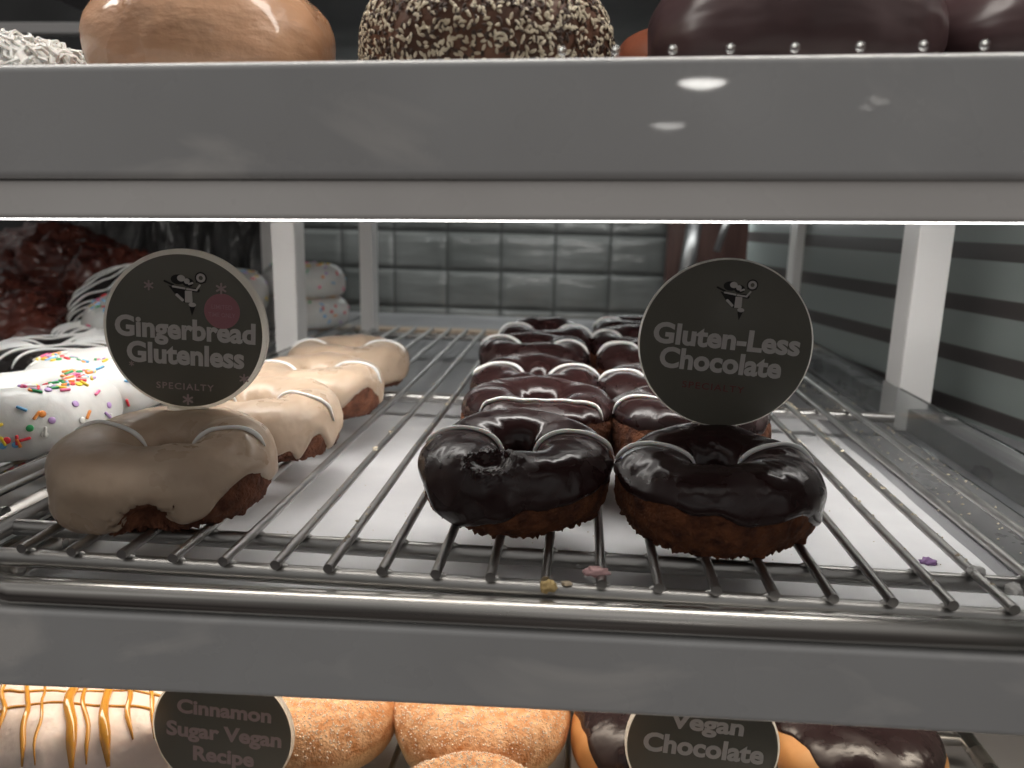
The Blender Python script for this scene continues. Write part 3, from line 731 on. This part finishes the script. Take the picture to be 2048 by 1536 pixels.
def prism_y(pts, y0, y1):
    n = len(pts); vs = [(x, y0, z) for x, z in pts]+[(x, y1, z) for x, z in pts]
    return vs, [tuple(range(n)), tuple(range(n, 2*n))[::-1]]+[(k, n+k, n+(k+1) % n, (k+1) % n) for k in range(n)]
s1 = sign('round dark sign reading Gingerbread Glutenless with pink badge and snowflakes', (3.75, 9.8, 9.2), rad(3.2), rad(7), brd=.24, ox=-.06, oz=-.06)
text_mesh('lettering', 'Gingerbread', 7.85, 1.12, 0.0, -.46, 'letter', s1)
text_mesh('lettering', 'Glutenless', 6.6, 1.12, 0.0, -1.92, 'letter', s1)
text_mesh('small_lettering', 'SPECIALTY', 3.25, .37, -.05, -3.42, 'letter_small', s1, bold=.01, spacing=1.2)
emblem(s1, .1, 2.1, .92)
bd = link_mesh('badge', *circ((2.05, 1.27), 1.0, -.153, 40), 'badge', s1, False)
text_mesh('badge_lettering', 'LIMITED', 1.15, .24, 2.05, 1.4, 'badge_text', bd, -.185, .01)
text_mesh('badge_lettering', 'TIME ONLY', 1.5, .24, 2.05, .95, 'badge_text', bd, -.185, .01)
for c_, r_ in (((-2.0, 2.45), .27), ((3.3, -2.55), .27), ((.1, -4.0), .3), ((2.0, 2.55), .3), ((-3.05, -2.1), .15)):
    link_mesh('snowflake', *flake(c_, r_, -.155), 'letter_small', s1, False)
s2 = sign('round dark sign reading Gluten-Less Chocolate with red small print', (34.05, 11.2, 9.3), rad(3.4), rad(-2), 4.72, brd=.09)
text_mesh('lettering', 'Gluten-Less', 7.95, 1.1, 0.05, -.2, 'letter', s2)
text_mesh('lettering', 'Chocolate', 6.65, 1.1, -.1, -1.55, 'letter', s2)
text_mesh('small_lettering', 'SPECIALTY', 3.4, .36, -.3, -2.62, 'letter_red', s2, bold=.01, spacing=1.2)
emblem(s2, .3, 2.5, .84)
s3 = sign('round dark sign reading Cinnamon Sugar Vegan Recipe on the bottom shelf', (4.3, 10, -16.75), rad(4), rad(2))
text_mesh('lettering', 'Cinnamon', 6.1, .95, .1, 1.15, 'letter_small', s3)
text_mesh('lettering', 'Sugar Vegan', 7.5, 1.0, .1, -.55, 'letter_small', s3)
text_mesh('lettering', 'Recipe', 4.0, 1.0, .1, -2.2, 'letter_small', s3)
s4 = sign('round dark sign reading Vegan Chocolate half hidden below the shelf edge', (34.4, 10, -15.1), rad(3), rad(0))
text_mesh('lettering', 'Vegan', 4.4, 1.05, .1, 1.15, 'letter', s4)
text_mesh('lettering', 'Chocolate', 7.2, 1.2, .1, -.6, 'letter', s4)

# ------------------------------------------------------------------ buns of the top shelf
def bun_mesh(D, nu=150, nv=60, fine=.02): return D.body(nu, nv, fine, 0)
ZT = 21.2
D = Donut(3.1, 2.85, 3.0, 101, .28, p=.9); t = thing('glazed_bun', 'shiny plain brown glazed donut on the top shelf', 'donut', (7.1, 8.3, ZT), group=None)
link_mesh('body', *bun_mesh(D), 'bun', t)
D = Donut(3.2, 2.9, 3.0, 104, .25, p=.9); t = thing('seeded_bun', 'donut crusted with sesame seeds on the top shelf', 'donut', (21.0, 8.2, ZT))
bm_ = bun_mesh(D); link_mesh('body', *bm_, 'seedbun', t); tree = bvh(*bm_)
def seed_mesh(name, m, L, W):
    vs, fs = [], []; n, k_ = 8, 6
    for i in range(k_+1):
        f = i/k_; r_ = W*math.sin(PI*min(1, max(0.02, f)))**.7*(1-.25*f)
        vs += [(L*(f-.5)*K, r_*math.cos(2*PI*k/n)*K, .55*r_*math.sin(2*PI*k/n)*K) for k in range(n)]
    for i in range(k_):
        for k in range(n): fs.append((i*n+k, i*n+(k+1) % n, (i+1)*n+(k+1) % n, (i+1)*n+k))
    fs.append(tuple(range(n))[::-1]); fs.append(tuple(k_*n+k for k in range(n)))
    me = bpy.data.meshes.new(name); me.from_pydata(vs, [], fs); me.polygons.foreach_set('use_smooth', [True]*len(me.polygons)); me.materials.append(M[m]); return me
sp_, sd_ = seed_mesh('seed', 'seed_pale', .32, .085), seed_mesh('seed', 'seed_dark', .28, .08)
r_ = random.Random(5); hits = []
for k in range(2300):
    a = rad(r_.uniform(-175, -5)); z = r_.uniform(.8, 6.0)
    q = Vector((9*math.cos(a), 9*math.sin(a), z)); d = Vector((-math.cos(a), -math.sin(a), r_.uniform(-.05, .02)))
    if z > 5: q = Vector((r_.uniform(-5.6, 5.6), r_.uniform(-6, 1), 12)); d = Vector((0, 0, -1))
    h_ = tree.ray_cast(q, d.normalized())
    if h_[0] is not None: hits.append((h_[0], h_[1]))
def seed_mat(p_, n_):
    q = n_.normalized().to_track_quat('Z', 'X').to_matrix() @ Matrix.Rotation(r_.uniform(0, 2*PI), 3, 'Z') @ Matrix.Rotation(r_.uniform(-.5, .3), 3, 'Y')
    return q, (p_+n_.normalized()*.06)
stuff = bmesh.new()
for i, (p_, n_) in enumerate(hits):
    pale = r_.random() < .55
    q, loc = seed_mat(p_, n_)
    me = sp_ if pale else sd_
    if i < 100:
        o = bpy.data.objects.new('seed', me); C.objects.link(o); o.parent = t; o.rotation_euler = q.to_euler(); o.location = loc*K
    else:
        tmp = bmesh.new(); tmp.from_mesh(me); tmp.transform(Matrix.Translation(loc*K) @ q.to_4x4())
        mi = 0 if pale else 1
        mp = {v: stuff.verts.new(v.co) for v in tmp.verts}
        for f in tmp.faces:
            nf = stuff.faces.new([mp[v] for v in f.verts]); nf.material_index = mi; nf.smooth = True
        tmp.free()
me = bpy.data.meshes.new('seeds'); stuff.to_mesh(me); stuff.free(); me.materials.append(M['seed_pale']); me.materials.append(M['seed_dark'])
o = bpy.data.objects.new('seed_coating', me); C.objects.link(o); o.parent = t; o['kind'] = 'stuff'

def chocbun(label, loc, seed, R=3.3, a=3.05, h=3.1, rot=0):
    D = Donut(R, a, h, seed, .3, p=.9); t = thing('chocolate_bun', label, 'donut', loc, (0, 0, rot), 'chocolate covered buns on the top shelf')
    link_mesh('body', *D.body(110, 40, .03, 0), 'redbun', t)
    link_mesh('glaze', *D.glaze(drip_fn(seed, .62, .25), .9, .12, 150, 46), 'chocbun', t)
chocbun('large dark chocolate-covered bun on the top shelf', (35.2, 8.0, ZT+.2), 111)
chocbun('dark chocolate bun cut off by the right edge on the top shelf', (48.0, 9.5, ZT+.3), 114)
D = Donut(2.9, 2.3, 2.35, 117, .2); t = thing('red_crusted_donut', 'reddish baked donut peeking out behind the large chocolate bun', 'donut', (32.2, 13.2, ZT+.2)); link_mesh('body', *D.body(110, 40, .03, 0), 'redbun', t)
# coconut donut
D = Donut(3.1, 2.2, 1.9, 121, .2); t = thing('coconut_donut', 'donut covered in white coconut shreds at the top left corner', 'donut', (-5.2, 7.5, ZT-.7)); bv = D.body(90, 36, .03, 0)
link_mesh('body', *bv, 'whiteglaze', t); tree = bvh(*bv)
sh_ = bmesh.new()
for k in range(900):
    a = rad(r_.uniform(-150, 60)); z = r_.uniform(.6, 4.2)
    if r_.random() < .5: q = Vector((r_.uniform(-5.2, 5.2), r_.uniform(-5.2, 3), 12)); d = Vector((0, 0, -1))
    else: q = Vector((9*math.cos(a), 9*math.sin(a), z)); d = Vector((-math.cos(a), -math.sin(a), 0))
    h_ = tree.ray_cast(q, d)
    if h_[0] is None: continue
    n_ = h_[1].normalized(); tdir = Vector((r_.gauss(0, 1), r_.gauss(0, 1), r_.gauss(0, 1))); tdir = (tdir-n_*tdir.dot(n_)*.75).normalized()
    L = r_.uniform(.3, .9); p0 = h_[0]+n_*.03; bend = n_*r_.uniform(.0, .35)
    vs, fs = tube([p0-tdir*L/2, p0+bend, p0+tdir*L/2+bend*.6], .10, 5)
    mp = [sh_.verts.new(Vector(v)*K) for v in vs]
    for f in fs:
        try: sh_.faces.new([mp[i] for i in f])
        except ValueError: pass
me = bpy.data.meshes.new('coconut_shreds'); sh_.to_mesh(me); sh_.free(); me.materials.append(M['coconut'])
o = bpy.data.objects.new('coconut_shreds', me); C.objects.link(o); o.parent = t; o['kind'] = 'stuff'

# glowing beads added on the upper lip for lights reflected in the unbuilt front glass
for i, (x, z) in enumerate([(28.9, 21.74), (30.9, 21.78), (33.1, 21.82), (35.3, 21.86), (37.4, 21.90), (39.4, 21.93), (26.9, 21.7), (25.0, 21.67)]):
    t = thing('glint_bead', 'tiny clear bead added on the upper shelf lip for a reflected light', 'glint', (x, -2.45, z-.02), group='beads standing in for reflected lights along the upper shelf lip')
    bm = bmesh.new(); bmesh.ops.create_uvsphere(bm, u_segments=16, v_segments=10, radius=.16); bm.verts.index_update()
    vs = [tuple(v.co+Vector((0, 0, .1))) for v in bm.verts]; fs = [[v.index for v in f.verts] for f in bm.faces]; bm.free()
    link_mesh('globe', vs, fs, 'glint', t)
    link_mesh('glow_core', [(v[0]*.22-.03, v[1]*.22-.05, .14+(v[2]-.1)*.22) for v in vs], fs, 'glint_core', t)

# ------------------------------------------------------------------ bottom shelf donuts
ZL = -21.6
GC = 'cinnamon sugar donuts on the bottom shelf'
def grains(th, tree, n, seed, R=6):
    r_ = random.Random(seed); bm = bmesh.new()
    for k in range(n):
        x, y = r_.uniform(-R, R), r_.uniform(-R, R)
        h_ = tree.ray_cast(Vector((x, y, 60)), Vector((0, 0, -1)))
        if h_[0] is None or h_[0].z < 1: continue
        s = r_.uniform(.02, .075); c = h_[0]+h_[1]*s*.5; q = Matrix.Rotation(r_.uniform(0, 6), 3, Vector((r_.gauss(0, 1), r_.gauss(0, 1), 1)).normalized())
        vv = [bm.verts.new((c+q @ Vector(w)*s)*K) for w in ((1, 0, 0), (-1, 0, 0), (0, 1, 0), (0, -1, 0), (0, 0, 1), (0, 0, -1))]
        for a, b, d in ((0, 2, 4), (2, 1, 4), (1, 3, 4), (3, 0, 4), (2, 0, 5), (1, 2, 5), (3, 1, 5), (0, 3, 5)): bm.faces.new((vv[a], vv[b], vv[d]))
    me = bpy.data.meshes.new('sugar_grains'); bm.to_mesh(me); bm.free(); me.materials.append(M['sugar'])
    o = bpy.data.objects.new('sugar_grains', me); C.objects.link(o); o.parent = th; o['kind'] = 'stuff'
def cinnamon(label, loc, seed, s=1.0):
    D = Donut(3.2*s, 2.7*s, 2.35*s, seed, .22, p=.9); t = thing('cinnamon_donut', label, 'donut', loc, group=GC)
    b = D.body(130, 50, .03, 0); link_mesh('body', *b, 'cinnamon', t); grains(t, bvh(*b), 5200, seed)
cinnamon('cinnamon sugar donut right behind the cinnamon sugar sign', (7.6, 16.6, ZL), 131, 1.1)
cinnamon('cinnamon sugar donut in the middle of the bottom shelf', (20.1, 17.9, ZL), 134, 1.12)
cinnamon('cinnamon sugar donut cut off at the bottom edge, in front', (20.9, 5.2, ZL), 137, 1.1)
GP = 'chocolate topped raised donuts on the bottom shelf'
def raised(label, loc, seed, low, rot=0):
    D = Donut(3.0, 2.85, 2.5, seed, .22, p=.9)
    ring_donut('raised_chocolate_donut', label, 'donut', loc, (0, 0, rot), GP, D, 'choc2', 'dough', low, .15, 1.2, 1.1, fine=.02, rag=0)
raised('chocolate raised donut left of the Vegan Chocolate sign', (32.4, 17.2, ZL), 141, drip_fn(141, -.3, .25, [(-118, .6, .3), (-160, -.3, .3), (-70, -.2, .25)]))
raised('chocolate raised donut right of the Vegan Chocolate sign', (46.2, 17.4, ZL), 144, drip_fn(144, -.4, .2, [(-80, .75, .45), (-96, -.25, .12), (-150, -.3, .35)]))
# pink donut with caramel
D = Donut(4.4, 3.9, 3.0, 151, .55, p=.9)
th, tree, gv = ring_donut('caramel_donut', 'pale pink frosted donut with caramel drizzle at the bottom left corner', 'donut', (-6.6, 15.0, ZL), (0, 0, 0), None, D, 'pinkglaze', 'dough', drip_fn(151, .5, .35, [(-40, .2, .3)]), .25, 1.3, 1.1)
r_ = random.Random(3)
for k in range(13):
    x0 = -8.5+1.45*k+r_.uniform(-.4, .4); w = r_.choice([.09, .13, .2, .3, .16])
    pth = [(x0-.62*(-8.5+.36*i)+.55*nz3(i*.16, k*3.1, 3), -8.5+.36*i) for i in range(48)]
    for s_ in strands(tree, pth, w, -.03, .8): link_mesh('caramel_line', *s_, 'caramel', th)
for k in range(5):
    pth = [(-9+.36*i, -4.6+k*1.5+.12*(-9+.36*i)+.6*nz3(i*.14, k*5.3, 8)) for i in range(48)]
    for s_ in strands(tree, pth, .09, -.02, 2.0): link_mesh('caramel_line', *s_, 'caramel', th)
def nut(label, loc, rot, seed):
    vs, fs = [], []; n, k_ = 16, 12
    for i in range(k_+1):
        f = i/k_; r2 = .95*math.sin(PI*max(.01, min(.99, f)))**.8*(1-.45*f)
        vs += [(2.6*(f-.5), r2*math.cos(2*PI*k/n), .6*r2*math.sin(2*PI*k/n)+.03*nz3(f*5, k, seed)) for k in range(n)]
    for i in range(k_):
        for k in range(n): fs.append((i*n+k, i*n+(k+1) % n, (i+1)*n+(k+1) % n, (i+1)*n+k))
    fs.append(tuple(range(n))[::-1]); fs.append(tuple(k_*n+k for k in range(n)))
    o = link_mesh('almond', vs, fs, 'redbun'); o.location = [c*K for c in loc]; o.rotation_euler = rot; tag(o, label, 'nut', 'brown nuts by the caramel donut')
nut('brown almond beside the cinnamon sugar sign', (2.2, 6.9, -20.6), (rad(20), rad(-35), .3), 1)
nut('brown almond at the bottom edge in front of the caramel donut', (-2.6, 5.0, -19.4), (rad(10), 0, .1), 2)

# ------------------------------------------------------------------ lamps of the shop (seen mirrored in the glossy front panel) and an added wall fill
def ceiling_lamp(label, loc, dia, strength, col=(1, .97, .92)):
    t = thing('ceiling_lamp', label, 'lamp', loc, group='round ceiling downlights of the shop')
    link_mesh('trim', *[[(x, z, y) for x, y, z in q] if k == 0 else q for k, q in enumerate(ringp((0, 0), dia/2, dia/2+2, 0, 32, 3))], 'post', t, False)
    key = 'lamp_%s' % label[:12]; M[key] = emit(mat('lamp_lens', (.9, .9, .9)), col, strength)
    vs, fs = [(0, 0, -dia*.22)], []
    for a in range(1, 7):
        q = a/6*PI/2; vs += [(dia/2*math.sin(q)*math.cos(2*PI*k/32), dia/2*math.sin(q)*math.sin(2*PI*k/32), -dia*.22*math.cos(q)) for k in range(32)]
    for k in range(32):
        fs.append((0, 1+(k+1) % 32, 1+k))
        for a in range(5): fs.append((1+a*32+k, 1+a*32+(k+1) % 32, 1+(a+1)*32+(k+1) % 32, 1+(a+1)*32+k))
    link_mesh('lens', vs, fs, key, t)
ceiling_lamp('round ceiling downlight mirrored as the larger pale ellipse in the front panel', (85.7, -413, 90.6), 26, 26)
ceiling_lamp('farther ceiling downlight mirrored as the dimmer ellipse in the front panel', (87.4, -596, 90), 26, 10)
ceiling_lamp('small ceiling spot mirrored as one of two pale specks in the panel', (219, -558, 99), 10, 40)
ceiling_lamp('small ceiling spot beside its twin, mirrored as a pale speck', (228, -556, 103), 10, 40)
bl = bpy.data.lights.new('wall_fill_light', 'AREA'); bl.shape = 'RECTANGLE'; bl.size = 1.6; bl.size_y = .25; bl.energy = 8; bl.color = (.97, 1, .97)  # unseen area light added to brighten the tiled wall
blo = bpy.data.objects.new('wall_fill_light', bl); C.objects.link(blo); blo.location = (0.1, 1.22, .75); blo.rotation_euler = (rad(18), 0, 0)

# ------------------------------------------------------------------ crumbs
def crumb(label, loc, size, col, seed, name='crumb'):
    bm = bmesh.new(); bmesh.ops.create_icosphere(bm, subdivisions=3, radius=1); bm.verts.index_update()
    vs = []
    for v in bm.verts:
        d = v.co.normalized(); w = 1+.5*nz3(d.x*1.6+seed, d.y*1.6, d.z*1.6)+.35*nz3(d.x*4, d.y*4+seed, d.z*4); vs.append((d.x*w*size[0], d.y*w*size[1], d.z*w*size[2]))
    fs = [[v.index for v in f.verts] for f in bm.faces]; bm.free()
    key = 'crumb_%d' % seed; M[key] = mottle(mat('crumb_tint', col, .7), tuple(c*.75 for c in col), col, 90)
    o = link_mesh(name, vs, fs, key); o.location = [c*K for c in loc]; tag(o, label, 'crumb', 'loose crumbs on the rack and paper')
crumb('yellow crumb stuck to a wire end at the front bar', (25.1, -.35, -.05), (.36, .25, .28), (.62, .45, .2), 1)
crumb('pink crumb sitting on a wire end at the front', (27.25, .75, .25), (.52, .3, .24), (.66, .42, .42), 2)
crumb('pale flake lying on the front bar between yellow and pink crumbs', (25.9, .35, -.2), (.26, .16, .08), (.66, .55, .4), 3)
crumb('purple crumb on the parchment near the right front corner', (46.4, 11.0, -2.8), (.42, .3, .2), (.34, .2, .42), 4)
crumb('white crumb caught on a wire at the right front', (45.1, 3.6, .1), (.4, .3, .2), (.75, .74, .72), 5)
crumb('larger white crumb near the wire ends at the right front', (45.9, 1.9, .1), (.35, .35, .22), (.75, .74, .72), 6)
r_ = random.Random(12); vs, fs = [], []
for k in range(800):
    if r_.random() < .5:
        i = r_.choice([13, 15, 16, 17, 17, 18, 18, 18, 7, 6, 5]); x = 2.5*i+r_.uniform(-.15, .15); y = r_.uniform(1, 60); z = .22; s = r_.uniform(.025, .11)*r_.choice([1, 1, 1.5])
    elif r_.random() < .6: x = r_.uniform(50.5, 55.8); y = r_.uniform(1, 60); z = -2.7; s = r_.uniform(.03, .13)
    else: x = r_.uniform(8, 49); y = r_.uniform(1, 36); z = -2.84; s = r_.uniform(.02, .06)
    o_ = len(vs); e3 = [r_.uniform(.6, 1.4) for _ in range(3)]
    vs += [(x+a*s*e3[0], y+b*s*e3[1], z+c*s*e3[2]*.7) for a, b, c in ((1, 0, 0), (-1, .2, 0), (0, 1, .1), (0, -1, 0), (.1, 0, 1), (0, 0, -1))]
    fs += [tuple(o_+i for i in f) for f in ((0, 2, 4), (2, 1, 4), (1, 3, 4), (3, 0, 4), (2, 0, 5), (1, 2, 5), (3, 1, 5), (0, 3, 5))]
o = link_mesh('crumbs', vs, fs, 'seed_pale', None, False); o['kind'] = 'stuff'; tag(o, 'fine pale crumbs scattered over wires, ledge and parchment', 'crumbs')
